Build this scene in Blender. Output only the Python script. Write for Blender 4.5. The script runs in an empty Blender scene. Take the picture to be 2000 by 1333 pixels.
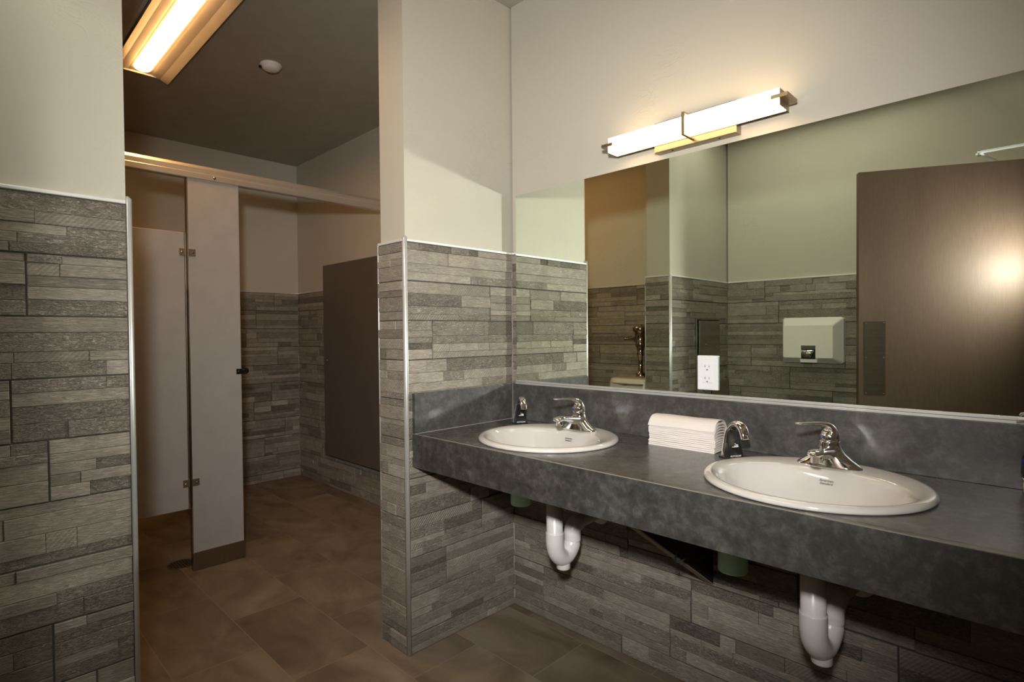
import bpy, bmesh, math, random
from mathutils import Vector, Matrix, noise
from math import sin, cos, pi, radians

sc = bpy.context.scene
COL = sc.collection

# ------------------------------------------------------------------ camera
def make_camera():
    yaw, pitch, roll = radians(44.5457), radians(-0.8672), radians(-0.5153)
    fwd = Vector((-sin(yaw) * cos(pitch), cos(yaw) * cos(pitch), sin(pitch)))
    rt = Vector((cos(yaw), sin(yaw), 0))
    up = rt.cross(fwd)
    r2 = rt * cos(roll) + up * sin(roll)
    u2 = -rt * sin(roll) + up * cos(roll)
    cd = bpy.data.cameras.new('camera')
    cd.sensor_width = 36
    cd.lens = 36 * 1090.94 / 2000
    cd.clip_start = 0.02
    cam = bpy.data.objects.new('camera', cd)
    COL.objects.link(cam)
    M = Matrix((r2, u2, -fwd)).transposed().to_4x4()
    M.translation = Vector((1.7941, -1.8255, 1.2515))
    cam.matrix_world = M
    sc.camera = cam
make_camera()

# ------------------------------------------------------------------ view, world, lights
sc.view_settings.view_transform = 'Standard'
sc.view_settings.look = 'None'
sc.view_settings.gamma = 1
sc.view_settings.use_curve_mapping = False
sc.view_settings.exposure = 0.55
sc.cycles.use_denoising = True
sc.cycles.blur_glossy = 0.0
sc.cycles.sample_clamp_indirect = 0.0
sc.cycles.use_guiding = True
sc.cycles.guiding_training_samples = 128
sc.cycles.max_bounces = 10
sc.cycles.diffuse_bounces = 5
sc.cycles.glossy_bounces = 6

w = bpy.data.worlds.new('world')
sc.world = w
w.use_nodes = True
w.node_tree.nodes['Background'].inputs[0].default_value = (0.8, 0.9, 1.0, 1)
w.node_tree.nodes['Background'].inputs[1].default_value = 0.05

def flash_light(name, loc, aim, energy, radius, color, angle, blend):
    l = bpy.data.lights.new(name, 'SPOT')
    l.energy = energy
    l.spot_size = radians(angle)
    l.spot_blend = blend
    l.shadow_soft_size = radius
    l.color = color
    o = bpy.data.objects.new(name, l)
    o.location = loc
    o.rotation_euler = (Vector(aim) - Vector(loc)).to_track_quat('-Z', 'Y').to_euler()
    COL.objects.link(o)
    return o
FLASH_W = 148.0
SPILL_W = 27.0
SHADE_E = 5.4
TROFFER_E = 27.0
FILL_E = 19.0  # strength of the added vanity room fill lamp
FLASH_AT, FLASH_C = (1.81, -1.92, 1.565), (1.0, 0.985, 0.95)
flash_light('doorway_flash', FLASH_AT, (0.48, -0.33, 1.45), FLASH_W, 0.055, FLASH_C, 92, 1.0)
flash_light('doorway_flash_spill', FLASH_AT, (0.81, -1.92, 1.70), SPILL_W, 0.055, FLASH_C, 180, 1.0)

# ------------------------------------------------------------------ dimensions
CEIL = 2.732
CAP = 1.618
WD = 0.586        # length of the centre pier in front of the vanity wall
WT = 0.188        # its thickness
LD = 1.466        # where the left pier ends
FD = 2.325        # front wall
RX = 1.83         # right wall
CH = 0.8636       # counter height
CF = 0.5605       # counter depth
FARX = -3.017
STY = 0.371
URY = -1.95

# ------------------------------------------------------------------ helpers
WL = {}
def srgb(r, g, b):
    f = lambda c: ((c / 255.0 + 0.055) / 1.055) ** 2.4 if c / 255.0 > 0.04045 else c / 255.0 / 12.92
    return (f(r), f(g), f(b), 1)

def obj(name, bm, mat, parent=None, smooth=False, bevel=0.0, segs=2, sub=0):
    me = bpy.data.meshes.new(name)
    base = WL.get(parent.name, Vector((0, 0, 0))) if parent else Vector((0, 0, 0))
    if base.length > 0:
        bmesh.ops.translate(bm, verts=bm.verts, vec=-base)
    bm.normal_update()
    bm.to_mesh(me)
    bm.free()
    mats = mat if isinstance(mat, (list, tuple)) else [mat]
    for m in mats:
        me.materials.append(m)
    o = bpy.data.objects.new(name, me)
    COL.objects.link(o)
    if parent:
        o.parent = parent
    WL[o.name] = base
    if smooth:
        for p in me.polygons:
            p.use_smooth = True
    if bevel:
        b = o.modifiers.new('bevel', 'BEVEL')
        b.width = bevel
        b.segments = segs
        b.limit_method = 'ANGLE'
        b.angle_limit = radians(40)
        b.harden_normals = False
    if sub:
        s = o.modifiers.new('sub', 'SUBSURF')
        s.levels = s.render_levels = sub
    return o

def thing(name, label, cat, loc=(0, 0, 0), group=None):
    o = bpy.data.objects.new(name, None)
    o.location = loc
    COL.objects.link(o)
    o['label'] = label
    o['category'] = cat
    if group:
        o['group'] = group
    WL[o.name] = Vector(loc)
    return o

def tag(o, label, cat, group=None):
    o['label'] = label
    o['category'] = cat
    if group:
        o['group'] = group
    return o

def struct(name, bm, mat, **k):
    o = obj(name, bm, mat, **k)
    o['kind'] = 'structure'
    return o

def dup(root, loc, label=None, group=None):
    r = root.copy()
    COL.objects.link(r)
    r.location = loc
    if label:
        r['label'] = label
    if group:
        r['group'] = group
    for ch in list(root.children):
        c = ch.copy()
        COL.objects.link(c)
        c.parent = r
        for g in list(ch.children):
            d = g.copy()
            COL.objects.link(d)
            d.parent = c
    return r

def box(bm, x0, x1, y0, y1, z0, z1, mi=0):
    vs = [bm.verts.new(p) for p in ((x0, y0, z0), (x1, y0, z0), (x1, y1, z0), (x0, y1, z0),
                                    (x0, y0, z1), (x1, y0, z1), (x1, y1, z1), (x0, y1, z1))]
    for f in ((0, 3, 2, 1), (4, 5, 6, 7), (0, 1, 5, 4), (1, 2, 6, 5), (2, 3, 7, 6), (3, 0, 4, 7)):
        fc = bm.faces.new([vs[i] for i in f])
        fc.material_index = mi
    return vs

def bx(*a):
    bm = bmesh.new()
    box(bm, *a)
    return bm

def rings(bm, R, cap0=True, cap1=True, closed=True):
    """skin a list of point rings"""
    V = [[bm.verts.new(p) for p in r] for r in R]
    n = len(V[0])
    for a, b in zip(V, V[1:]):
        for i in range(n if closed else n - 1):
            j = (i + 1) % n
            bm.faces.new((a[i], a[j], b[j], b[i]))
    if cap0:
        bm.faces.new(list(reversed(V[0])))
    if cap1:
        bm.faces.new(V[-1])
    return V

def lathe(bm, prof, c=(0, 0, 0), axis='z', n=32, cap0=True, cap1=True):
    R = []
    for r, h in prof:
        ring = []
        for i in range(n):
            t = 2 * pi * i / n
            a, b = r * cos(t), r * sin(t)
            if axis == 'z':
                p = (c[0] + a, c[1] + b, c[2] + h)
            elif axis == 'y':
                p = (c[0] + b, c[1] + h, c[2] + a)
            else:
                p = (c[0] + h, c[1] + a, c[2] + b)
            ring.append(p)
        R.append(ring)
    rings(bm, R, cap0, cap1)

def sweep(bm, pts, sizes, side=None, n=16, power=2.0, cap0=True, cap1=True):
    """tube along pts; sizes = (half width, half thickness) per point"""
    P = [Vector(p) for p in pts]
    R = []
    prev = None
    for i, p in enumerate(P):
        t = (P[min(i + 1, len(P) - 1)] - P[max(i - 1, 0)]).normalized()
        if side is not None:
            s = Vector(side)
            s = (s - t * s.dot(t)).normalized()
        else:
            if prev is None:
                s = t.orthogonal().normalized()
            else:
                s = (prev - t * prev.dot(t)).normalized()
            prev = s
        u = t.cross(s).normalized()
        a, b = sizes[i] if isinstance(sizes[i], (tuple, list)) else (sizes[i], sizes[i])
        ring = []
        for k in range(n):
            th = 2 * pi * k / n
            cx, cy = cos(th), sin(th)
            e = 2.0 / power
            cx = math.copysign(abs(cx) ** e, cx)
            cy = math.copysign(abs(cy) ** e, cy)
            ring.append(p + s * a * cx + u * b * cy)
        R.append(ring)
    rings(bm, R, cap0, cap1)

def smooth_path(pts, k=6):
    """Catmull-Rom through points of any dimension"""
    out = []
    n = len(pts)
    for i in range(n - 1):
        p0, p1, p2, p3 = pts[max(i - 1, 0)], pts[i], pts[i + 1], pts[min(i + 2, n - 1)]
        for j in range(k):
            t = j / k
            out.append(tuple(0.5 * ((2 * b) + (-a + c) * t + (2 * a - 5 * b + 4 * c - d) * t * t + (-a + 3 * b - 3 * c + d) * t ** 3)
                             for a, b, c, d in zip(p0, p1, p2, p3)))
    out.append(tuple(pts[-1]))
    return out

def text_obj(name, txt, mat, parent, M, size, extrude=0.0003, shear=0.0, align='CENTER'):
    c = bpy.data.curves.new(name, 'FONT')
    c.body = txt
    c.size = size
    c.extrude = extrude
    c.shear = shear
    c.align_x = align
    c.align_y = 'CENTER'
    c.materials.append(mat)
    tmp = bpy.data.objects.new('tmp_text', c)
    COL.objects.link(tmp)
    me = bpy.data.meshes.new_from_object(tmp.evaluated_get(bpy.context.evaluated_depsgraph_get()))
    bpy.data.objects.remove(tmp)
    o = bpy.data.objects.new(name, me)
    COL.objects.link(o)
    o.parent = parent
    base = WL.get(parent.name, Vector((0, 0, 0)))
    M = M.copy()
    M.translation = M.translation - base
    o.matrix_local = M
    return o

def frame(xdir, normal, loc):
    x = Vector(xdir).normalized()
    z = Vector(normal).normalized()
    y = z.cross(x)
    M = Matrix((x, y, z)).transposed().to_4x4()
    M.translation = Vector(loc)
    return M

# ------------------------------------------------------------------ materials
def new_mat(name):
    m = bpy.data.materials.new(name)
    m.use_nodes = True
    nt = m.node_tree
    return m, nt, nt.nodes['Principled BSDF']

def node(nt, kind, **k):
    n = nt.nodes.new(kind)
    for a, v in k.items():
        setattr(n, a, v)
    return n

def ramp(nt, fac, stops):
    r = nt.nodes.new('ShaderNodeValToRGB')
    els = r.color_ramp.elements
    while len(els) < len(stops):
        els.new(0.5)
    for e, (p, c) in zip(els, stops):
        e.position = p
        e.color = c if len(c) == 4 else (*c, 1)
    nt.links.new(fac, r.inputs['Fac'])
    return r.outputs['Color']

def noise_tex(nt, vec, scale, detail=4, rough=0.6, dist=0.0):
    n = node(nt, 'ShaderNodeTexNoise')
    n.inputs['Scale'].default_value = scale
    n.inputs['Detail'].default_value = detail
    n.inputs['Roughness'].default_value = rough
    n.inputs['Distortion'].default_value = dist
    if vec is not None:
        nt.links.new(vec, n.inputs['Vector'])
    return n.outputs['Fac']

def mapping(nt, vec, scale=(1, 1, 1), loc=(0, 0, 0), rot=(0, 0, 0)):
    m = node(nt, 'ShaderNodeMapping')
    m.inputs['Scale'].default_value = scale
    m.inputs['Location'].default_value = loc
    m.inputs['Rotation'].default_value = rot
    nt.links.new(vec, m.inputs['Vector'])
    return m.outputs['Vector']

def coord(nt, out='Object'):
    return node(nt, 'ShaderNodeTexCoord').outputs[out]

def bump(nt, height, strength, dist, bsdf):
    b = node(nt, 'ShaderNodeBump')
    b.inputs['Strength'].default_value = strength
    b.inputs['Distance'].default_value = dist
    nt.links.new(height, b.inputs['Height'])
    nt.links.new(b.outputs['Normal'], bsdf.inputs['Normal'])
    return b

def math_node(nt, op, a, b=None, c=None):
    n = node(nt, 'ShaderNodeMath', operation=op)
    for i, v in enumerate((a, b, c)):
        if v is None:
            continue
        if hasattr(v, 'links'):
            nt.links.new(v, n.inputs[i])
        else:
            n.inputs[i].default_value = v
    return n.outputs[0]

def simple(name, col, rough=0.5, metal=0.0, coat=0.0, spec=0.5, bump_scale=0, bump_str=0.05, var=0.04):
    m, nt, b = new_mat(name)
    vec = coord(nt)
    f = noise_tex(nt, vec, 9, 3)
    lo = tuple(c * (1 - var) for c in col[:3])
    hi = tuple(min(1, c * (1 + var)) for c in col[:3])
    c = ramp(nt, f, [(0.35, lo), (0.65, hi)])
    nt.links.new(c, b.inputs['Base Color'])
    b.inputs['Roughness'].default_value = rough
    b.inputs['Metallic'].default_value = metal
    b.inputs['Coat Weight'].default_value = coat
    b.inputs['Coat Roughness'].default_value = 0.08
    b.inputs['Specular IOR Level'].default_value = spec
    if bump_scale:
        bump(nt, noise_tex(nt, vec, bump_scale, 4), bump_str, 0.002, b)
    return m

def paint_mat():
    m, nt, b = new_mat('wall_paint')
    vec = coord(nt)
    f = noise_tex(nt, vec, 1.2, 3)
    c = ramp(nt, f, [(0.3, (0.455, 0.422, 0.350)), (0.7, (0.482, 0.448, 0.374))])
    nt.links.new(c, b.inputs['Base Color'])
    b.inputs['Roughness'].default_value = 0.55
    b.inputs['Specular IOR Level'].default_value = 0.3
    # smooth trowelled plaster with sparse ridges
    big = noise_tex(nt, vec, 1.7, 2, 0.5)
    mask = ramp(nt, big, [(0.52, (0, 0, 0)), (0.66, (1, 1, 1))])
    rid = noise_tex(nt, mapping(nt, vec, (9, 9, 16)), 1.0, 5, 0.55, 1.6)
    rid = ramp(nt, rid, [(0.47, (0, 0, 0)), (0.50, (1, 1, 1)), (0.54, (0.15, 0.15, 0.15))])
    mul = math_node(nt, 'MULTIPLY', mask, rid)
    fine = noise_tex(nt, vec, 120, 2)
    tot = math_node(nt, 'MULTIPLY_ADD', fine, 0.10, mul)
    bump(nt, tot, 0.40, 0.0025, b)
    return m

def stone_mat():
    """ledger-look porcelain; attributes carry each strip's tone, finish and seed"""
    m, nt, b = new_mat('ledger_tile')
    uv = node(nt, 'ShaderNodeUVMap', uv_map='uv').outputs['UV']
    at = node(nt, 'ShaderNodeAttribute', attribute_name='strip')
    sep = node(nt, 'ShaderNodeSeparateColor')
    nt.links.new(at.outputs['Color'], sep.inputs['Color'])
    tone, style, seed = sep.outputs[0], sep.outputs[1], sep.outputs[2]
    base = ramp(nt, tone, [(0.0, (0.125, 0.107, 0.085)), (0.45, (0.225, 0.198, 0.160)), (1.0, (0.36, 0.322, 0.268))])
    blot = noise_tex(nt, uv, 14, 5, 0.62)
    streak = noise_tex(nt, mapping(nt, uv, (38, 230, 1)), 1.0, 5, 0.62, 1.2)
    rough = noise_tex(nt, mapping(nt, uv, (75, 190, 1)), 1.0, 5, 0.62, 1.8)
    streak = ramp(nt, streak, [(0.36, (0.15,) * 3), (0.62, (0.9,) * 3)])
    rough = ramp(nt, rough, [(0.36, (0.0,) * 3), (0.47, (0.55,) * 3), (0.62, (1,) * 3)])
    wv = node(nt, 'ShaderNodeTexWave', wave_type='BANDS', bands_direction='X')
    nt.links.new(mapping(nt, uv, (1, 1, 1), rot=(0, 0, radians(42))), wv.inputs['Vector'])
    wv.inputs['Scale'].default_value = 34
    wv.inputs['Distortion'].default_value = 1.6
    wv.inputs['Detail'].default_value = 4
    wv.inputs['Detail Scale'].default_value = 3.0
    hatch = math_node(nt, 'MULTIPLY_ADD', wv.outputs['Fac'], 0.42, math_node(nt, 'MULTIPLY', streak, 0.45))
    is_h = math_node(nt, 'GREATER_THAN', style, 0.90)
    is_r = math_node(nt, 'GREATER_THAN', style, 0.55)
    mixa = node(nt, 'ShaderNodeMix')
    nt.links.new(is_r, mixa.inputs[0]); nt.links.new(streak, mixa.inputs[2]); nt.links.new(rough, mixa.inputs[3])
    mixb = node(nt, 'ShaderNodeMix')
    nt.links.new(is_h, mixb.inputs[0]); nt.links.new(mixa.outputs[0], mixb.inputs[2]); nt.links.new(hatch, mixb.inputs[3])
    hgt = mixb.outputs[0]
    amt = math_node(nt, 'MULTIPLY_ADD', is_r, 0.55, 0.35)
    v1 = math_node(nt, 'MULTIPLY_ADD', hgt, 0.62, 0.72)
    v2 = math_node(nt, 'MULTIPLY_ADD', blot, 0.90, 0.55)
    v = math_node(nt, 'MULTIPLY', v1, v2)
    pits = noise_tex(nt, mapping(nt, uv, (60, 90, 1)), 1.0, 2, 0.5)
    pt = ramp(nt, pits, [(0.26, (0.62, 0.62, 0.62)), (0.32, (1, 1, 1))])
    v = math_node(nt, 'MULTIPLY', v, pt)
    mx = node(nt, 'ShaderNodeMix', data_type='RGBA', blend_type='MULTIPLY')
    mx.inputs[0].default_value = 1.0
    nt.links.new(base, mx.inputs[6])
    cmb = node(nt, 'ShaderNodeCombineColor')
    for i in range(3):
        nt.links.new(v, cmb.inputs[i])
    nt.links.new(cmb.outputs[0], mx.inputs[7])
    nt.links.new(mx.outputs[2], b.inputs['Base Color'])
    b.inputs['Roughness'].default_value = 0.5
    b.inputs['Specular IOR Level'].default_value = 0.35
    h2 = math_node(nt, 'MULTIPLY', hgt, amt)
    h2 = math_node(nt, 'MULTIPLY_ADD', noise_tex(nt, uv, 260, 3), 0.14, h2)
    bump(nt, h2, 1.0, 0.0034, b)
    return m

def floor_mat():
    m, nt, b = new_mat('floor_tile')
    vec = coord(nt)
    mp = mapping(nt, vec, (1, 1, 1), (-0.429, 0.042, 0))
    br = node(nt, 'ShaderNodeTexBrick')
    nt.links.new(mp, br.inputs['Vector'])
    br.offset = 0.5
    br.inputs['Scale'].default_value = 1
    br.inputs['Brick Width'].default_value = 0.6087
    br.inputs['Row Height'].default_value = 0.306
    br.inputs['Mortar Size'].default_value = 0.0017
    br.inputs['Mortar Smooth'].default_value = 0.1
    br.inputs['Bias'].default_value = 0
    br.inputs['Color1'].default_value = (0.8, 0.8, 0.8, 1)
    br.inputs['Color2'].default_value = (1.05, 1.05, 1.05, 1)
    br.inputs['Mortar'].default_value = (1, 1, 1, 1)
    # shift the cloud pattern from tile to tile
    sh = node(nt, 'ShaderNodeVectorMath', operation='MULTIPLY_ADD')
    nt.links.new(br.outputs['Color'], sh.inputs[0])
    sh.inputs[1].default_value = (7, 11, 3)
    nt.links.new(vec, sh.inputs[2])
    cl = noise_tex(nt, mapping(nt, sh.outputs[0], (2.2, 3.4, 2)), 1.0, 6, 0.55, 1.3)
    col = ramp(nt, cl, [(0.28, (0.128, 0.095, 0.061)), (0.5, (0.210, 0.163, 0.112)), (0.72, (0.285, 0.232, 0.170))])
    mx = node(nt, 'ShaderNodeMix', data_type='RGBA', blend_type='MULTIPLY')
    mx.inputs[0].default_value = 1
    nt.links.new(col, mx.inputs[6]); nt.links.new(br.outputs['Color'], mx.inputs[7])
    m2 = node(nt, 'ShaderNodeMix', data_type='RGBA')
    nt.links.new(br.outputs['Fac'], m2.inputs[0]); nt.links.new(mx.outputs[2], m2.inputs[6])
    m2.inputs[7].default_value = (0.27, 0.215, 0.15, 1)
    nt.links.new(m2.outputs[2], b.inputs['Base Color'])
    b.inputs['Roughness'].default_value = 0.48
    b.inputs['Specular IOR Level'].default_value = 0.35
    inv = math_node(nt, 'MULTIPLY_ADD', br.outputs['Fac'], -1.0, 1.0)
    inv = math_node(nt, 'MULTIPLY_ADD', noise_tex(nt, vec, 60, 4), 0.12, inv)
    bump(nt, inv, 0.35, 0.0015, b)
    return m

def laminate_mat():
    m, nt, b = new_mat('slate_laminate')
    vec = coord(nt)
    a = noise_tex(nt, vec, 11, 9, 0.70, 0.5)
    s = noise_tex(nt, mapping(nt, vec, (1, 1, 1), (3, 1, 7)), 40, 7, 0.72, 0.3)
    f = math_node(nt, 'MULTIPLY_ADD', s, 0.52, math_node(nt, 'MULTIPLY', a, 0.50))
    c = ramp(nt, f, [(0.36, (0.022, 0.0205, 0.0195)), (0.5, (0.044, 0.041, 0.0385)), (0.60, (0.074, 0.070, 0.066)), (0.68, (0.115, 0.110, 0.103))])
    nt.links.new(c, b.inputs['Base Color'])
    b.inputs['Roughness'].default_value = 0.27
    b.inputs['Specular IOR Level'].default_value = 0.7
    b.inputs['Coat Weight'].default_value = 0.4
    b.inputs['Coat Roughness'].default_value = 0.5
    b.inputs['Coat IOR'].default_value = 1.6
    bump(nt, noise_tex(nt, vec, 180, 3), 0.06, 0.001, b)
    return m

def wood_mat():
    m, nt, b = new_mat('door_veneer')
    vec = coord(nt)
    g = noise_tex(nt, mapping(nt, vec, (260, 260, 16)), 1.0, 4, 0.6, 0.3)
    l = noise_tex(nt, mapping(nt, vec, (7, 7, 0.5)), 1.0, 3, 0.5)
    f = math_node(nt, 'MULTIPLY_ADD', l, 0.4, math_node(nt, 'MULTIPLY', g, 0.6))
    c = ramp(nt, f, [(0.35, (0.102, 0.065, 0.044)), (0.65, (0.132, 0.086, 0.060))])
    nt.links.new(c, b.inputs['Base Color'])
    b.inputs['Roughness'].default_value = 0.52
    b.inputs['Specular IOR Level'].default_value = 0.25
    bump(nt, g, 0.12, 0.0008, b)
    return m

def brushed(name, col, rough, axis_scale=(4, 4, 300), metal=1.0):
    m, nt, b = new_mat(name)
    vec = coord(nt)
    f = noise_tex(nt, mapping(nt, vec, axis_scale), 1.0, 3, 0.5)
    c = ramp(nt, f, [(0.3, tuple(x * 0.88 for x in col)), (0.7, tuple(min(1, x * 1.08) for x in col))])
    nt.links.new(c, b.inputs['Base Color'])
    b.inputs['Metallic'].default_value = metal
    b.inputs['Roughness'].default_value = rough
    bump(nt, f, 0.08, 0.0005, b)
    return m

def emit_mat(name, col, strength):
    m, nt, b = new_mat(name)
    f = noise_tex(nt, coord(nt), 2.0, 1)
    c = ramp(nt, f, [(0.0, col), (1.0, tuple(min(1, x * 1.02) for x in col))])
    nt.links.new(c, b.inputs['Emission Color'])
    b.inputs['Emission Strength'].default_value = strength
    b.inputs['Base Color'].default_value = (0.8, 0.78, 0.72, 1)
    b.inputs['Roughness'].default_value = 0.35
    return m

def mirror_mat():
    m, nt, b = new_mat('mirror_silver')
    f = noise_tex(nt, coord(nt), 0.5, 1)
    c = ramp(nt, f, [(0.0, (0.86, 0.935, 0.835)), (1.0, (0.865, 0.94, 0.84))])
    nt.links.new(c, b.inputs['Base Color'])
    b.inputs['Metallic'].default_value = 1
    b.inputs['Roughness'].default_value = 0.0
    return m

PAINT = paint_mat()
STONE = stone_mat()
GROUT = simple('grout', (0.060, 0.054, 0.046), 0.9, var=0.1)
FLOOR = floor_mat()
LAM = laminate_mat()
WOOD = wood_mat()
CEILM = simple('ceiling_paint', (0.36, 0.335, 0.275), 0.8, bump_scale=5, bump_str=0.1)
TRIM = simple('anodised_trim', (0.62, 0.61, 0.59), 0.33, 0.6)
TRIMW = simple('cap_trim', (0.72, 0.71, 0.68), 0.35, 0.3)
PART = simple('partition_powder_coat', (0.40, 0.372, 0.342), 0.42, bump_scale=260, bump_str=0.03)
PARTD = simple('dark_powder_coat', (0.10, 0.082, 0.066), 0.45, bump_scale=260, bump_str=0.03)
RAIL = brushed('anodised_rail', (0.72, 0.66, 0.58), 0.32, (2, 2, 200), 0.7)
SS = brushed('brushed_stainless', (0.42, 0.40, 0.35), 0.24, (4, 4, 300), 1.0)
SSB = brushed('stainless_shoe', (0.34, 0.30, 0.25), 0.30, (300, 300, 3))
NICKEL = brushed('brushed_nickel', (0.31, 0.235, 0.14), 0.34, (300, 6, 6), 0.8)
CHROME = simple('chrome', (0.86, 0.86, 0.87), 0.04, 1.0, var=0.01)
CHROMED = simple('worn_chrome', (0.50, 0.48, 0.45), 0.12, 1.0)
BLACK = simple('black_plastic', (0.012, 0.012, 0.013), 0.12, coat=0.5)
BLACKM = simple('black_matte', (0.008, 0.008, 0.008), 0.7)
PORC = simple('white_vitreous_china', (0.55, 0.525, 0.49), 0.10, coat=0.6, var=0.01)
PORCU = simple('urinal_china', (0.74, 0.70, 0.60), 0.14, coat=0.6, var=0.01)
PVC = simple('white_pvc_cover', (0.74, 0.70, 0.68), 0.28, var=0.01)
GREEN = simple('green_plastic', (0.52, 0.86, 0.66), 0.35)
WHITE = simple('white_plastic', (0.64, 0.64, 0.645), 0.30, var=0.01)
IVORY = simple('dryer_enamel', (0.86, 0.82, 0.74), 0.22, coat=0.4, var=0.01)
PAPER = simple('paper_towel', (0.62, 0.565, 0.525), 0.85, bump_scale=90, bump_str=0.12, var=0.03)
GREYT = simple('dark_grey', (0.10, 0.10, 0.11), 0.5)
WHITET = simple('white_print', (0.75, 0.75, 0.75), 0.5)
EDGEG = simple('glass_edge', (0.03, 0.04, 0.03), 0.25)
SMOKEM = simple('detector_plastic', (0.72, 0.68, 0.64), 0.4)
REFL = simple('troffer_reflector', (0.25, 0.235, 0.215), 0.45, var=0.02)
BLUE = simple('blue_label', (0.01, 0.025, 0.25), 0.35)
RED = simple('red_dot', (0.6, 0.02, 0.02), 0.3)
BLUED = simple('blue_dot', (0.02, 0.15, 0.6), 0.3)
MIR = mirror_mat()
PLYE = simple('bracket_edge', (0.34, 0.28, 0.20), 0.6)
SHADE = emit_mat('glowing_acrylic', (1.0, 0.70, 0.41), SHADE_E)
FILL_LENS = emit_mat('glowing_fill_lens', (1.0, 0.94, 0.80), FILL_E)
LENS = emit_mat('glowing_lens', (1.0, 0.50, 0.17), TROFFER_E)

# ------------------------------------------------------------------ tiles
ZB = [0.0, 0.07, 0.224, 0.378, 0.532, 0.686, 0.84, 0.994, 1.148, 1.302, 1.456, 1.606]

def tile_wall(name, parent, org, U, N, u0, u1, z0, z1, joints, seed):
    """ledger tile cladding; org + U*u + z, face at N*0"""
    rnd = random.Random(seed)
    O, U, N = Vector(org), Vector(U), Vector(N)
    Z = Vector((0, 0, 1))
    bm = bmesh.new()
    uvl = bm.loops.layers.uv.new('uv')
    cl = bm.loops.layers.float_color.new('strip')
    def P(u, z, n):
        return O + U * u + Z * z + N * n
    flip = U.cross(Z).dot(N) < 0
    def quad(pts, mi, col=(0.5, 0.3, 0.5), off=(0, 0), uvs=None):
        vs = [bm.verts.new(P(*p)) for p in pts]
        idx = list(range(4))
        if flip:
            idx.reverse()
        f = bm.faces.new([vs[i] for i in idx])
        f.material_index = mi
        for l, i in zip(f.loops, idx):
            l[uvl].uv = (pts[i][0] + off[0] + pts[i][2] * 0.5, pts[i][1] + off[1] + pts[i][2] * 0.5)
            l[cl] = (*col, 1)
    def slab(a, b, c, d, n0, n1, ch, mi, col, off):
        """raised strip from u a..b, z c..d"""
        A = [(a, c), (b, c), (b, d), (a, d)]
        ins = [(a + ch, c + ch), (b - ch, c + ch), (b - ch, d - ch), (a + ch, d - ch)]
        quad([(*p, n1) for p in ins], mi, col, off)
        for i in range(4):
            j = (i + 1) % 4
            quad([(*A[i], n1 - ch), (*A[j], n1 - ch), (*ins[j], n1), (*ins[i], n1)], mi, col, off)
            quad([(*A[i], n0), (*A[j], n0), (*A[j], n1 - ch), (*A[i], n1 - ch)], mi, col, off)
    # grout bed
    quad([(u0, z0, -0.0042), (u1, z0, -0.0042), (u1, z1, -0.0042), (u0, z1, -0.0042)], 1)
    g = 0.0017
    for r in range(len(ZB) - 1):
        za, zb = max(ZB[r], z0), min(ZB[r + 1], z1)
        if zb - za < 0.004:
            continue
        if r in joints:
            j0 = joints[r]
        else:
            j0 = u1 + 0.02 if (u1 - u0) < 0.62 else u0 + rnd.uniform(0.08, 0.58)
        js = [j0 + 0.609 * k for k in range(-12, 13)]
        cuts = [u0 - g] + [j for j in js if u0 + 0.012 < j < u1 - 0.012] + [u1 + g]
        for a, b in zip(cuts, cuts[1:]):
            a, b = a + g, b - g
            c, d = za + g, zb - g
            # sub-rows of strips
            full = ZB[r + 1] - ZB[r]
            n = rnd.choice((4, 4, 5)) if full > 0.1 else 2
            ws = [rnd.choice((0.7, 0.85, 1.0, 1.3, 1.55)) for _ in range(n)]
            s = sum(ws)
            zz = ZB[r] if full > 0.1 else ZB[r]
            edges = [ZB[r]]
            for wgt in ws:
                edges.append(edges[-1] + full * wgt / s)
            for e0, e1 in zip(edges, edges[1:]):
                e0c, e1c = max(e0, c), min(e1, d)
                if e1c - e0c < 0.004:
                    continue
                u = a
                while u < b - 1e-6:
                    L = rnd.choice((0.06, 0.10, 0.16, 0.22, 0.3, 0.42, 0.61))
                    v = min(b, u + L * rnd.uniform(0.8, 1.2))
                    if b - v < 0.03:
                        v = b
                    tone = min(1, max(0.0, rnd.gauss(0.53, 0.125)))
                    if rnd.random() < 0.08:
                        tone *= 0.40
                    col = (tone, rnd.random(), rnd.random())
                    dep = rnd.choice((-0.0020, -0.0008, 0.0, 0.0012, 0.0028, 0.0042))
                    slab(u + 0.0003, v - 0.0003, e0c + 0.0003, e1c - 0.0003, -0.0045, dep, 0.0014, 0, col, (rnd.uniform(0, 30), rnd.uniform(0, 30)))
                    u = v
    return obj(name, bm, [STONE, GROUT], parent)

# ------------------------------------------------------------------ room shell
struct('floor', bx(-3.3, 3.3, -3.2, 0.7, -0.1, 0.0), FLOOR)
struct('ceiling', bx(-3.3, 3.3, -3.2, 0.7, CEIL, CEIL + 0.1), CEILM)

wb = struct('wall_back', bx(-0.0, RX + 0.14, 0.010, 0.30, 0, CEIL), PAINT)
tile_wall('stone_tile', wb, (0, 0, 0), (1, 0, 0), (0, -1, 0), 0.001, RX, 0, 0.80,
          {3: 0.611, 2: 0.260, 1: 0.178, 0: 0.609 - 0.03, 4: 0.30, 5: 0.05}, 11)
tile_wall('stone_tile', wb, (0, 0, 0), (1, 0, 0), (0, -1, 0), 0.001, 0.045, 1.0, 1.606, {}, 12)

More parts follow.
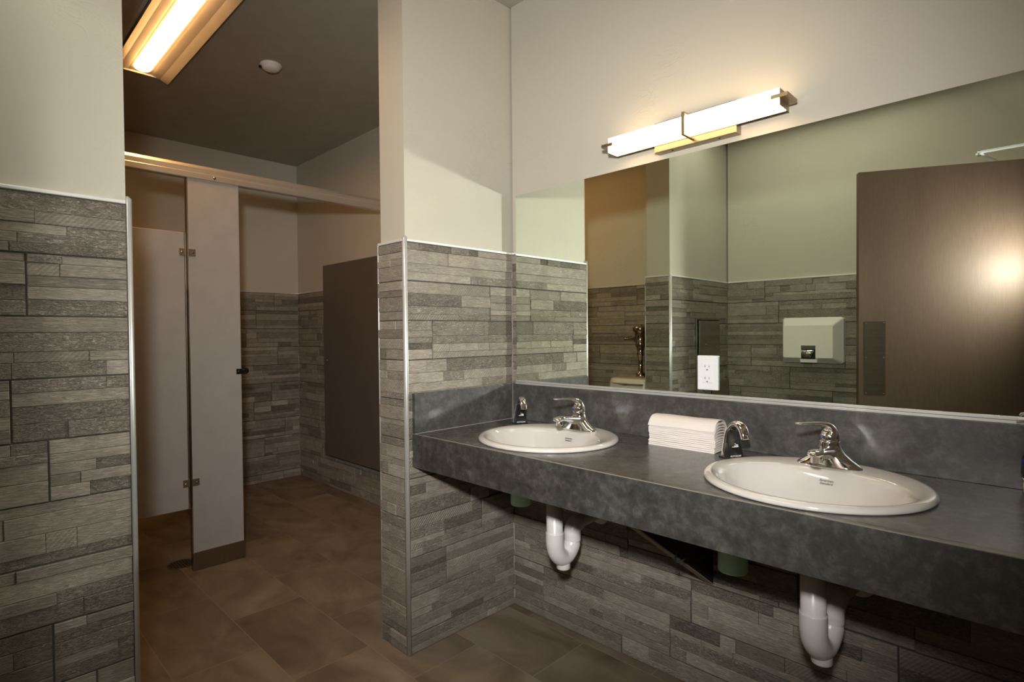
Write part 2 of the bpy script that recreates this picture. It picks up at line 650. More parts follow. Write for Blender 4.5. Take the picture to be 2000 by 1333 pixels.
wc = struct('wall_center', bx(-WT + 0.010, -0.010, -WD + 0.010, STY + 0.1, 0, CEIL), PAINT)
tile_wall('stone_tile', wc, (0, 0, 0), (0, 1, 0), (1, 0, 0), -WD + 0.012, -0.001, 0, 1.606,
          {9: -0.136, 8: -0.457, 3: -0.197, 2: -0.397}, 21)
tile_wall('stone_tile', wc, (0, -WD, 0), (1, 0, 0), (0, -1, 0), -WT + 0.004, -0.012, 0, 1.606, {}, 22)
tile_wall('stone_tile', wc, (-WT, 0, 0), (0, 1, 0), (-1, 0, 0), -WD + 0.005, STY, 0, 1.606, {}, 23)

wl = struct('wall_left', bx(-WT + 0.010, -0.010, -FD - 0.1, -LD - 0.010, 0, CEIL), PAINT)
tile_wall('stone_tile', wl, (0, 0, 0), (0, 1, 0), (1, 0, 0), -FD, -LD - 0.012, 0, 1.606,
          {9: -1.684, 7: -1.717, 6: -1.649, 3: -1.647, 10: -3.0, 8: -3.0, 5: -1.80, 4: -3.0, 2: -1.56}, 31)
tile_wall('stone_tile', wl, (0, -LD, 0), (1, 0, 0), (0, 1, 0), -WT + 0.004, -0.012, 0, 1.606, {}, 32)
tile_wall('stone_tile', wl, (-WT, 0, 0), (0, 1, 0), (-1, 0, 0), URY, -LD - 0.005, 0, 1.606, {}, 33)

wf = struct('wall_front', bx(0.0, RX + 0.14, -FD - 0.14, -FD - 0.010, 0, CEIL), PAINT)
tile_wall('stone_tile', wf, (0, -FD, 0), (1, 0, 0), (0, 1, 0), 0.001, RX, 0, 1.606,
          {10: 0.273, 9: 0.367, 7: 0.174, 6: 0.441, 5: 0.10, 8: 0.52}, 41)

DY0, DY1, DZ = -2.245, -1.30, 2.15
bm = bmesh.new()
box(bm, RX + 0.01, RX + 0.15, -FD - 0.01, DY0 - 0.04, 0, CEIL)
box(bm, RX + 0.01, RX + 0.15, DY1 + 0.04, 0.01, 0, CEIL)
box(bm, RX + 0.01, RX + 0.15, DY0 - 0.04, DY1 + 0.04, DZ + 0.04, CEIL)
wr = struct('wall_right', bm, PAINT)
tile_wall('stone_tile', wr, (RX, 0, 0), (0, 1, 0), (-1, 0, 0), DY1 + 0.045, 0.0, 0, 1.606, {}, 51)
bm = bmesh.new()
box(bm, RX, RX + 0.155, DY0 - 0.045, DY0, 0, DZ + 0.045)
box(bm, RX, RX + 0.155, DY1, DY1 + 0.045, 0, DZ + 0.045)
box(bm, RX, RX + 0.155, DY0, DY1, DZ, DZ + 0.045)
struct('trim_1', bm, PARTD, bevel=0.002)

wfar = struct('wall_far', bx(FARX - 0.14, FARX - 0.006, URY - 0.2, STY + 0.2, 0, CEIL), PAINT)
tile_wall('stone_tile', wfar, (FARX, 0, 0), (0, 1, 0), (1, 0, 0), URY, STY, 0, 1.606,
          {10: 0.161, 8: -0.074, 7: 0.186, 2: 0.063, 0: 0.221, 9: 0.30 - 0.9, 6: -0.15, 5: 0.13, 4: -0.02, 3: 0.24}, 61)
wst = struct('wall_stall', bx(FARX - 0.1, -WT + 0.02, STY + 0.006, STY + 0.14, 0, CEIL), PAINT)
tile_wall('stone_tile', wst, (0, STY, 0), (1, 0, 0), (0, -1, 0), FARX, -WT, 0, 1.606, {}, 62)
wur = struct('wall_urinal', bx(FARX - 0.1, -WT + 0.02, URY - 0.14, URY - 0.006, 0, CEIL), PAINT)
tile_wall('stone_tile', wur, (0, URY, 0), (1, 0, 0), (0, 1, 0), FARX, -WT, 0, 1.606,
          {10: -0.55, 9: -0.66, 8: -0.43, 7: -0.9, 6: -0.5}, 63)
struct('wall_hall', bx(3.1, 3.2, -3.2, 0.7, 0, CEIL), PAINT)

# cap trims along the top of the tile and corner trims on the piers
def cap_trim(n, x0, x1, y0, y1, mat=TRIMW):
    struct('trim_%d' % n, bx(x0, x1, y0, y1, 1.606, 1.616), mat, bevel=0.0025, segs=3)
cap_trim(2, -0.014, 0.0035, -WD + 0.012, -0.001)
cap_trim(3, -WT + 0.004, -0.012, -WD - 0.0035, -WD + 0.014)
cap_trim(4, -0.014, 0.0035, -FD, -LD - 0.012)
cap_trim(5, -WT + 0.004, -0.012, -LD - 0.014, -LD + 0.0035)
cap_trim(6, 0.004, RX, -FD - 0.014, -FD + 0.0035)
cap_trim(7, FARX - 0.01, FARX + 0.0035, URY, STY, TRIM)
cap_trim(8, FARX, -WT, STY - 0.0035, STY + 0.01, TRIM)
cap_trim(9, FARX, -WT, URY - 0.01, URY + 0.0035, TRIM)
cap_trim(10, 0.004, 0.032, -0.0035, 0.014, TRIMW)
def corner_trim(n, cx, cy, sx, sy, r=0.0125, top=1.628, mat=TRIM):
    """quarter-round aluminium corner, bulging toward (sx, sy)"""
    bm = bmesh.new()
    pts = [(cx, cy)]
    for i in range(9):
        t = pi / 2 * i / 8
        pts.append((cx + sx * r * cos(t) , cy + sy * r * sin(t)))
    lo = [(p[0], p[1], 0.0) for p in pts]
    mid = [(p[0], p[1], top - 0.006) for p in pts]
    hi = [(cx + (p[0] - cx) * 0.6, cy + (p[1] - cy) * 0.6, top) for p in pts]
    rings(bm, [lo, mid, hi])
    bmesh.ops.recalc_face_normals(bm, faces=bm.faces)
    o = struct('trim_%d' % n, bm, mat)
    for p in o.data.polygons:
        p.use_smooth = abs(p.normal.z) < 0.2 and p.area > 0.002
    return o
corner_trim(11, -0.0105, -WD + 0.0105, 1, -1, 0.0145)
corner_trim(12, -0.0105, -LD - 0.0105, 1, 1, 0.0145)
corner_trim(13, -WT + 0.006, -WD + 0.006, -1, -1, 0.009, 1.618)
corner_trim(14, -WT + 0.006, -LD - 0.006, -1, 1, 0.009, 1.618)

# ------------------------------------------------------------------ vanity counter
S1, S2 = (0.462, -0.292), (1.345, -0.300)
SA, SB = 0.258, 0.248
CZ = CH
vc = thing('vanity_counter', 'long dark slate-look laminate vanity counter holding two oval sinks', 'counter', (0.9, -0.28, 0.733))

def counter_top():
    bm = bmesh.new()
    x0, x1, y0, y1, zt, zb = 0.0, RX, -CF + 0.019, 0.0, CH, CH - 0.03
    def rect(a, b):
        for z, fl in ((zt, False), (zb, True)):
            vs = [bm.verts.new(p) for p in ((a, y0, z), (b, y0, z), (b, y1, z), (a, y1, z))]
            bm.faces.new(vs[::-1] if fl else vs)
    xs = []
    for (sx, sy) in (S1, S2):
        a, b = sx - 0.30, sx + 0.30
        xs.append((a, b))
        cy = sy - 0.035
        angs = sorted(set([2 * pi * i / 96 for i in range(96)] +
                          [math.atan2(yy - cy, xx - sx) % (2 * pi) for xx in (a, b) for yy in (y0, y1)]))
        outer, inner = [], []
        for t in angs:
            dx, dy = cos(t), sin(t)
            ks = []
            if dx > 1e-9: ks.append((b - sx) / dx)
            if dx < -1e-9: ks.append((a - sx) / dx)
            if dy > 1e-9: ks.append((y1 - cy) / dy)
            if dy < -1e-9: ks.append((y0 - cy) / dy)
            k = min(ks)
            outer.append((sx + dx * k, cy + dy * k))
            inner.append((sx + 0.232 * dx, cy + 0.186 * dy))
        for z, fl in ((zt, False), (zb, True)):
            ov = [bm.verts.new((*p, z)) for p in outer]
            iv = [bm.verts.new((*p, z)) for p in inner]
            n = len(ov)
            for i in range(n):
                j = (i + 1) % n
                f = (ov[i], ov[j], iv[j], iv[i])
                bm.faces.new(f[::-1] if fl else f)
            if z == zt:
                tv = iv
            else:
                for i in range(n):
                    j = (i + 1) % n
                    bm.faces.new((tv[i], tv[j], iv[j], iv[i]))
    rect(x0, xs[0][0]); rect(xs[0][1], xs[1][0])
    if xs[1][1] < x1: rect(xs[1][1], x1)
    bmesh.ops.remove_doubles(bm, verts=bm.verts, dist=1e-5)
    return bm
obj('countertop', counter_top(), LAM, vc)
obj('front_apron', bx(0.0, RX, -CF, -CF + 0.0188, 0.733, CH), LAM, vc, bevel=0.0012)
obj('backsplash', bx(0.0212, RX, -0.022, -0.0038, CH + 0.0003, 1.019), LAM, vc, bevel=0.001)
obj('side_splash', bx(0.0038, 0.021, -CF, -0.0038, CH + 0.0003, 1.019), LAM, vc, bevel=0.001)
CAULK = simple('caulk_line', (0.30, 0.28, 0.25), 0.6)
bm = bmesh.new()
box(bm, 0.021, 0.0222, -CF, -0.022, CH, CH + 0.0013)
box(bm, 0.021, 0.0225, -0.0235, -0.022, CH, 1.018)
obj('caulk_seam', bm, CAULK, vc)
obj('apron_edge', bx(0.0, RX, -CF - 0.0004, -CF + 0.0022, CH - 0.0016, CH + 0.0005), simple('edge_strip', (0.22, 0.19, 0.16), 0.4), vc)

# counter bracket: triangular gusset
def bracket(x, label):
    t = thing('counter_bracket', label, 'bracket', (x, -0.28, 0.38))
    bm = bmesh.new()
    pts = [(-0.004, 0.80), (-0.535, 0.80), (-0.535, 0.742), (-0.004, 0.390)]
    a = [(x - 0.014, y, z) for y, z in pts]
    b = [(x + 0.014, y, z) for y, z in pts]
    rings(bm, [a, b])
    bmesh.ops.recalc_face_normals(bm, faces=bm.faces)
    obj('gusset', bm, BLACKM, t)  # near-black faces: the shade under the counter put into the colour
    bm = bmesh.new()
    e = 0.0015
    ps = [(-0.535, 0.742), (-0.004, 0.390), (-0.004, 0.390 - 0.004), (-0.535, 0.742 - 0.004)]
    rings(bm, [[(x - 0.0142, y, z) for y, z in ps], [(x + 0.0142, y, z) for y, z in ps]])
    bmesh.ops.recalc_face_normals(bm, faces=bm.faces)
    obj('edge_band', bm, PLYE, t)
    return t
bracket(0.938, 'triangular bracket, faces coloured dark for shade, under the counter between the two drain traps')

# ------------------------------------------------------------------ sinks
def sink_mesh():
    bm = bmesh.new()
    n = 96
    prof = [(SA - 0.006, SB - 0.006, 0, 0.0002), (SA - 0.001, SB - 0.001, 0, 0.0025), (SA, SB, 0, 0.006), (SA - 0.002, SB - 0.002, 0, 0.0115), (SA - 0.008, SB - 0.008, 0, 0.0155),
            (SA - 0.017, SB - 0.017, -0.001, 0.0165), (SA - 0.026, SB - 0.030, -0.006, 0.0152), (0.224, 0.182, -0.034, 0.0128), (0.217, 0.172, -0.037, 0.008),
            (0.209, 0.163, -0.038, -0.004), (0.198, 0.152, -0.038, -0.025), (0.180, 0.136, -0.036, -0.060), (0.150, 0.112, -0.032, -0.095),
            (0.105, 0.078, -0.026, -0.115), (0.05, 0.04, -0.02, -0.124), (0.022, 0.022, -0.018, -0.127)]
    R = []
    for a, b, cy, z in prof:
        pw = 2.0 if z > -0.001 else 2.25
        ring = []
        for i in range(n):
            t = 2 * pi * i / n
            cx, sy = cos(t), sin(t)
            e = 2 / pw
            ring.append((a * math.copysign(abs(cx) ** e, cx), cy + b * math.copysign(abs(sy) ** e, sy), z))
        R.append(ring)
    # underside
    under = [(0.03, 0.03, -0.018, -0.145), (0.11, 0.085, -0.026, -0.128), (0.155, 0.118, -0.032, -0.108), (0.186, 0.143, -0.036, -0.066), (0.212, 0.166, -0.037, -0.02), (0.226, 0.180, -0.036, 0.0001)]
    for a, b, cy, z in under:
        R.append([(a * cos(2 * pi * i / n), cy + b * sin(2 * pi * i / n), z) for i in range(n)])
    V = rings(bm, R, False, False)
    a, b = V[-1], V[0]
    for i in range(n):
        j = (i + 1) % n
        bm.faces.new((a[i], a[j], b[j], b[i]))
    bmesh.ops.recalc_face_normals(bm, faces=bm.faces)
    return bm

def make_sink(label):
    t = thing('oval_sink', label, 'sink', (0, 0, 0), 'oval drop-in sinks')
    obj('basin', sink_mesh(), PORC, t, smooth=True)
    bm = bmesh.new()
    lathe(bm, [(0.024, -0.1265), (0.024, -0.124), (0.018, -0.1225), (0.0, -0.1225)], (0, -0.018, 0), n=24, cap1=False)
    obj('drain', bm, CHROMED, t, smooth=True)
    # maker's script lettering on the back slope of the bowl
    nrm = Vector((0, -0.93, 0.36))
    M = frame((1, 0, 0), nrm, (0.003, 0.1165, -0.0150))
    text_obj('maker_logo', 'American', BLACKM, t, M, 0.0088, 0.0002, 0.35)
    M = frame((1, 0, 0), nrm, (0.003, 0.1135, -0.0225))
    text_obj('maker_logo', 'Standard', BLACKM, t, M, 0.0088, 0.0002, 0.35)
    return t
sk = make_sink('white oval drop-in sink nearest the tiled pier, left of the paper towels')
sk.location = (S1[0], S1[1], CZ)
dup(sk, (S2[0], S2[1], CZ), 'white oval drop-in sink at the right, nearest the pump bottle')

# ------------------------------------------------------------------ faucets
def make_faucet(label):
    t = thing('sink_faucet', label, 'faucet', (0, 0, 0), 'single-lever chrome faucets')
    # base flares from a long oval plate into the round body
    bm = bmesh.new()
    n = 48
    R = []
    for a, b, cy, z, pw in ((0.080, 0.029, 0, 0.0, 2.3), (0.081, 0.030, 0, 0.003, 2.3), (0.080, 0.029, 0, 0.007, 2.3), (0.071, 0.0275, 0, 0.014, 2.2),
                            (0.054, 0.0262, 0, 0.026, 2.1), (0.040, 0.0255, 0.001, 0.038, 2.0), (0.031, 0.0255, 0.002, 0.050, 2.0), (0.027, 0.0255, 0.003, 0.060, 2.0),
                            (0.0255, 0.0250, 0.003, 0.068, 2.0), (0.0252, 0.0250, 0.003, 0.073, 2.0), (0.020, 0.020, 0.003, 0.0735, 2)):
        ring = []
        for i in range(n):
            th = 2 * pi * i / n
            cx, sy = cos(th), sin(th)
            e = 2 / pw
            ring.append((a * math.copysign(abs(cx) ** e, cx), cy + b * math.copysign(abs(sy) ** e, sy), z))
        R.append(ring)
    rings(bm, R)
    body = obj('body', bm, CHROME, t, smooth=True)
    # spout: broad, sweeping forward out of the body
    bm = bmesh.new()
    pts = smooth_path([(0, 0.008, 0.040, 0.024, 0.020), (0, -0.015, 0.042, 0.024, 0.019), (0, -0.040, 0.046, 0.0235, 0.0155), (0, -0.070, 0.052, 0.0225, 0.0115),
                       (0, -0.098, 0.056, 0.0215, 0.0095), (0, -0.120, 0.056, 0.0200, 0.0085), (0, -0.133, 0.0545, 0.0150, 0.0065), (0, -0.139, 0.0535, 0.0070, 0.0030)], 5)
    sweep(bm, [p[:3] for p in pts], [(p[3], p[4]) for p in pts], side=(1, 0, 0), n=28, power=2.2)
    bmesh.ops.recalc_face_normals(bm, faces=bm.faces)
    sp = obj('spout', bm, CHROME, t, smooth=True)
    bm = bmesh.new()
    lathe(bm, [(0.0120, 0.031), (0.0128, 0.033), (0.0128, 0.0465), (0.0135, 0.050)], (0, -0.114, 0), n=24)
    obj('aerator', bm, CHROME, sp, smooth=False)
    # lever: domed cap sweeping back and over into a thin forward handle
    bm = bmesh.new()
    pts = smooth_path([(0, 0.004, 0.0745, 0.0245, 0.0245), (0, 0.0035, 0.083, 0.0242, 0.0238), (0, 0.003, 0.093, 0.0225, 0.0205), (0, -0.001, 0.1045, 0.0195, 0.0150), (0, -0.011, 0.1135, 0.0165, 0.0100),
                       (0, -0.030, 0.1195, 0.0140, 0.0058), (0, -0.055, 0.1225, 0.0130, 0.0038), (0, -0.086, 0.1240, 0.0128, 0.0032), (0, -0.106, 0.1250, 0.0105, 0.0028), (0, -0.113, 0.1255, 0.0045, 0.0014)], 5)
    sweep(bm, [p[:3] for p in pts], [(p[3], p[4]) for p in pts], side=(1, 0, 0), n=28, power=2.1)
    bmesh.ops.recalc_face_normals(bm, faces=bm.faces)
    lv = obj('lever', bm, CHROME, t, smooth=True)
    bm = bmesh.new()
    lathe(bm, [(0.0257, 0.0730), (0.0262, 0.0745), (0.0257, 0.0760)], (0, 0.003, 0), n=40)
    obj('collar', bm, CHROMED, t, smooth=True)
    bm = bmesh.new()
    lathe(bm, [(0.0032, 0.0), (0.0032, 0.0012)], (-0.0022, -0.0228, 0.086), axis='y', n=12)
    obj('blue_mark', bm, BLUED, lv)
    bm = bmesh.new()
    lathe(bm, [(0.0022, 0.0), (0.0022, 0.0012)], (-0.0075, -0.0215, 0.0875), axis='y', n=12)
    obj('red_mark', bm, RED, lv)
    return t
fc = make_faucet('chrome single-lever faucet on the sink nearest the tiled pier')
fc.location = (0.482, -0.135, CZ + 0.0135)
fc2 = dup(fc, (1.343, -0.138, CZ + 0.0135), 'chrome single-lever faucet on the sink at the right')
for f_, a_ in ((fc, -16), (fc2, -27)):
    for ch in f_.children:
        if ch.name.startswith('lever'):
            ch.rotation_euler = (0, 0, radians(a_))

# ------------------------------------------------------------------ soap dispensers
def make_soap(label):
    t = thing('soap_dispenser', label, 'soap dispenser', (0, 0, 0), 'touchless chrome soap dispensers')
    bm = bmesh.new()
    pts = smooth_path([(0, 0.010, 0.004, 0.030, 0.014), (0, 0.010, 0.022, 0.0275, 0.0135), (0, 0.011, 0.045, 0.0235, 0.0125), (0, 0.011, 0.066, 0.0195, 0.0115), (0, 0.007, 0.085, 0.0165, 0.0110),
                       (0, -0.006, 0.100, 0.0150, 0.0105), (0, -0.024, 0.107, 0.0140, 0.0100), (0, -0.042, 0.101, 0.0135, 0.0098), (0, -0.054, 0.086, 0.0135, 0.0095), (0, -0.060, 0.066, 0.0135, 0.0095)], 5)
    sweep(bm, [p[:3] for p in pts], [(p[3], p[4]) for p in pts], side=(1, 0, 0), n=24, power=2.6)
    bmesh.ops.recalc_face_normals(bm, faces=bm.faces)
    obj('neck', bm, CHROME, t, smooth=True)
    # black sensor front, wedge leaning back
    bm = bmesh.new()
    a = [(-0.0275, 0.004, 0.003), (0.0275, 0.004, 0.003), (0.0275, -0.016, 0.003), (-0.0275, -0.016, 0.003)]
    b = [(-0.0225, 0.004, 0.048), (0.0225, 0.004, 0.048), (0.0225, -0.009, 0.048), (-0.0225, -0.009, 0.048)]
    c = [(-0.0155, 0.004, 0.082), (0.0155, 0.004, 0.082), (0.0155, -0.0045, 0.082), (-0.0155, -0.0045, 0.082)]
    rings(bm, [a, b, c])
    bmesh.ops.recalc_face_normals(bm, faces=bm.faces)
    fr = obj('sensor_panel', bm, BLACK, t, bevel=0.002)
    bm = bmesh.new()
    box(bm, -0.0305, 0.0305, -0.018, 0.0265, 0.0, 0.0045)
    obj('base_plate', bm, BLACK, t, bevel=0.0015)
    nrm = Vector((0, -1, 0.155))
    text_obj('lettering', 'AUTOSOAP', WHITET, t, frame((1, 0, 0), nrm, (0.0, -0.0158, 0.0085)), 0.0072, 0.0002)
    # hand pictogram: palm with fingers and a drop line
    bm = bmesh.new()
    def pl(x0, x1, z0, z1):
        y = lambda z: -0.0163 + (z - 0.003) * 0.1556
        vs = [bm.verts.new(p) for p in ((x0, y(z0), z0), (x1, y(z0), z0), (x1, y(z1), z1), (x0, y(z1), z1))]
        bm.faces.new(vs)
    pl(-0.006, 0.007, 0.0345, 0.0365); pl(-0.002, 0.010, 0.0375, 0.0395); pl(0.004, 0.011, 0.0405, 0.0425)
    pl(0.007, 0.012, 0.0345, 0.040); pl(-0.010, -0.006, 0.0350, 0.0362); pl(0.001, 0.003, 0.0435, 0.0465)
    r = bmesh.ops.extrude_face_region(bm, geom=bm.faces[:])
    bmesh.ops.translate(bm, verts=[v for v in r['geom'] if isinstance(v, bmesh.types.BMVert)], vec=(0, -0.0003, 0))
    obj('hand_symbol', bm, WHITET, t)
    bm = bmesh.new()
    lathe(bm, [(0.041, -0.346), (0.0435, -0.342), (0.0435, -0.28), (0.0445, -0.279), (0.0445, -0.13), (0.040, -0.115), (0.02, -0.110), (0.02, -0.031)], (0, 0.0, 0), n=40)
    obj('soap_tank', bm, GREEN, t, smooth=True)['label'] = 'green plastic refill tank hanging under the counter'
    return t
sd = make_soap('chrome touchless soap dispenser in the corner left of the left sink')
ang = math.atan2(-0.5, 0.85) + pi / 2
sd.location = (0.150, -0.110, CZ)
sd.rotation_euler = (0, 0, ang)
sd2 = dup(sd, (1.081, -0.148, CZ), 'chrome touchless soap dispenser between paper towels and the right sink')

# dark power cord looped through the bracket
bm = bmesh.new()
sweep(bm, smooth_path([(1.06, -0.17, 0.70), (1.04, -0.22, 0.60), (1.02, -0.24, 0.565), (1.0, -0.26, 0.57), (0.972, -0.29, 0.555), (0.972, -0.30, 0.575), (0.99, -0.29, 0.62), (1.0, -0.25, 0.68), (1.0, -0.25, 0.83)], 8), [0.003] * 65, n=8)
cord = obj('power_cord', bm, BLACKM, smooth=True)
cord.parent = sd2
sd2.rotation_euler = (0, 0, ang)
cord.matrix_parent_inverse = (Matrix.Translation(sd2.location) @ Matrix.Rotation(ang, 4, 'Z')).inverted()
cord['label'] = 'thin black cord looped at the triangular bracket'



# ------------------------------------------------------------------ drain traps
def make_trap(label):
    t = thing('drain_trap', label, 'drain pipe', (0, 0, 0), 'white covered sink drains')
    bm = bmesh.new()
    lathe(bm, [(0.0300, 0.0), (0.0300, -0.175), (0.0330, -0.18)], (0, 0, 0), n=32)
    obj('drop_pipe', bm, PVC, t, smooth=True)
    bm = bmesh.new()
    P = smooth_path([(0, 0, -0.165), (0, 0, -0.205), (0, 0.010, -0.240), (0, 0.036, -0.266), (0, 0.065, -0.266), (0, 0.090, -0.245), (0, 0.102, -0.222), (0, 0.102, -0.212)], 6)
    rad = [0.0330] * 8 + [0.0325] * (len(P) - 16) + [0.0305] * 8
    sweep(bm, P, rad, side=(1, 0, 0), n=28)
    lathe(bm, [(0.024, -0.312), (0.0255, -0.309), (0.0255, -0.288), (0.028, -0.272)], (0, 0.048, 0), n=28)
    bmesh.ops.recalc_face_normals(bm, faces=bm.faces)
    obj('trap_bend', bm, PVC, t, smooth=True)
    bm = bmesh.new()
    lathe(bm, [(0.0312, -0.222), (0.0318, -0.220), (0.0318, -0.204), (0.0312, -0.202)], (0, 0.102, 0), n=28)
    obj('slip_nut', bm, PVC, t, smooth=True)
    bm = bmesh.new()
    P = smooth_path([(0, 0.102, -0.206), (0, 0.102, -0.192), (0, 0.108, -0.176), (0, 0.126, -0.164), (0, 0.154, -0.160), (0, 0.205, -0.157), (0, 0.268, -0.155)], 6)
    rr = [0.0318] * 22 + [0.0255] * (len(P) - 20)
    sweep(bm, P, rr, side=(1, 0, 0), n=28)
    bmesh.ops.recalc_face_normals(bm, faces=bm.faces)
    obj('wall_elbow', bm, PVC, t, smooth=True)
    bm = bmesh.new()
    lathe(bm, [(0.050, 0.0), (0.048, -0.004), (0.036, -0.012), (0.030, -0.028)], (0, 0.274, -0.155), axis='y', n=28)
    bmesh.ops.recalc_face_normals(bm, faces=bm.faces)
    obj('wall_flange', bm, PVC, t, smooth=True)
    return t
tr = make_trap('white covered drain trap under the left sink')
tr.location = (0.484, -0.282, 0.69)
tr2 = dup(tr, (1.345, -0.282, 0.695), 'white covered drain trap under the right sink')

tr2.rotation_euler = (0, 0, radians(-8))

# ------------------------------------------------------------------ paper towels
def towel(i, n, top=False):
    """folded sheet bowed over the pile"""
    bm = bmesh.new()
    r = random.Random(100 + i)
    L, W = 0.234, 0.088
    th = 0.0062
    z = 0.0004 + i * th
    bow = 0.002 + 0.022 * (i / (n - 1)) ** 2.2
    nx, ny = 16, 12
    jx, jy = r.uniform(-0.0018, 0.0018), r.uniform(-0.0016, 0.0016)
    ph = r.uniform(0, 6)
    grid = []
    for lay in (0, 1):
        g = []
        for a in range(nx + 1):
            row = []
            for b in range(ny + 1):
                u, v = a / nx, b / ny
                x = (u - 0.5) * L + jx
                y = (v - 0.5) * W + jy
                if top:
                    w_ = (2 * v - 1) * 1.10
                    y = w_ / 2 * W
                    k_ = min(1.0, abs(w_))
                    zz = z + 0.0012 + lay * 0.0022 + bow * (1 - k_ ** 3) - 0.10 * max(0, abs(w_) - 1.02)
                else:
                    zz = z + bow * (1 - abs(2 * v - 1) ** 3) + (lay * 0.80) * th
                zz += 0.0006 * sin(9 * u + ph + 3 * v) * min(1, i / 3)
                row.append(bm.verts.new((x, y, zz)))
            g.append(row)
        grid.append(g)
    for a in range(nx):
        for b in range(ny):
            lo, hi = grid
            bm.faces.new((lo[a][b], lo[a][b + 1], lo[a + 1][b + 1], lo[a + 1][b]))
            bm.faces.new((hi[a][b], hi[a + 1][b], hi[a + 1][b + 1], hi[a][b + 1]))
    for a in range(nx):
        for b0 in (0, ny):
            q = (grid[0][a][b0], grid[0][a + 1][b0], grid[1][a + 1][b0], grid[1][a][b0])
            bm.faces.new(q if b0 == 0 else q[::-1])
    for b in range(ny):
        for a0 in (0, nx):
            q = (grid[0][a0][b], grid[1][a0][b], grid[1][a0][b + 1], grid[0][a0][b + 1])
            bm.faces.new(q if a0 == 0 else q[::-1])
    bmesh.ops.recalc_face_normals(bm, faces=bm.faces)
    return bm
NT = 13
for i in range(NT):
    top = i == NT - 1
    o = obj('paper_towel', towel(i, NT, top), PAPER)
    o.location = (0.9025, -0.092, CH)
    if top:
        tag(o, 'topmost white folded paper towel of the pile, curved over it', 'paper towel', 'folded paper towels piled on the counter')
    elif i == 0:
        tag(o, 'bottom white folded paper towel of the pile, lying on the counter', 'paper towel', 'folded paper towels piled on the counter')
    else:
        tag(o, 'white folded paper towel inside the pile between the two sinks', 'paper towel', 'folded paper towels in the middle of the pile')

# ------------------------------------------------------------------ pump bottle at the right edge
pb = thing('pump_bottle', 'clear pump bottle with a blue band and white base at the counter end', 'soap bottle', (1.762, -0.062, CH))
X, Y = 1.762, -0.062
bm = bmesh.new()
lathe(bm, [(0.026, 0.0), (0.030, 0.004), (0.031, 0.022), (0.029, 0.030), (0.034, 0.040)], (X, Y, CH), n=32)
obj('bottle_base', bm, WHITE, pb, smooth=True)
bm = bmesh.new()
lathe(bm, [(0.034, 0.040), (0.0355, 0.052), (0.033, 0.078), (0.029, 0.100), (0.027, 0.118), (0.024, 0.128), (0.013, 0.134), (0.013, 0.140)], (X, Y, CH), n=32)
obj('bottle_body', bm, simple('dark_liquid', (0.02, 0.025, 0.02), 0.15, coat=0.6), pb, smooth=True)
bm = bmesh.new()
lathe(bm, [(0.0345, 0.072), (0.0325, 0.087)], (X, Y, CH), n=32, cap0=False, cap1=False)
lab = obj('blue_band', bm, BLUE, pb, smooth=True)
text_obj('lettering', 'Softsoap', WHITET, pb, frame((0.92, 0.39, 0), (0.39, -0.92, 0), (X + 0.0145, Y - 0.0325, CH + 0.0795)), 0.012, 0.0003)
bm = bmesh.new()
lathe(bm, [(0.015, 0.138), (0.015, 0.152), (0.006, 0.154), (0.0055, 0.168), (0.010, 0.170), (0.010, 0.180), (0.006, 0.182)], (X, Y, CH), n=24)
sweep(bm, [(X, Y, CH + 0.176), (X - 0.02, Y + 0.003, CH + 0.176), (X - 0.038, Y + 0.006, CH + 0.174), (X - 0.041, Y + 0.0065, CH + 0.170)], [0.0062, 0.0052, 0.0042, 0.003], n=12)
obj('pump_head', bm, WHITE, pb, smooth=True)

# ------------------------------------------------------------------ mirror
vm = thing('vanity_mirror', 'wide frameless mirror above the dark backsplash', 'mirror', (0.93, 0, 1.03))
bm = bmesh.new()
box(bm, 0.0327, RX - 0.003, -0.006, -0.0045, 1.034, 1.868)
for f in bm.faces:
    f.normal_update()
    f.material_index = 0 if f.normal.y < -0.5 else 1
obj('glass', bm, [MIR, EDGEG], vm)
obj('backing', bx(0.0337, RX - 0.003, -0.0043, 0.0095, 1.034, 1.867), EDGEG, vm)
bm = bmesh.new()
box(bm, 0.0327, RX, -0.0125, -0.0035, 1.0195, 1.0245)
box(bm, 0.0327, RX, -0.0125, -0.0070, 1.0245, 1.036)
box(bm, 0.0327, RX, -0.0150, -0.0127, 1.0195, 1.0270)
obj('bottom_channel', bm, TRIM, vm, bevel=0.0008)

obj('groove_shade', bx(0.034, RX, -0.0129, -0.0126, 1.0272, 1.0288), GREYT, vm)  # dark strip painting in the shade of the channel groove

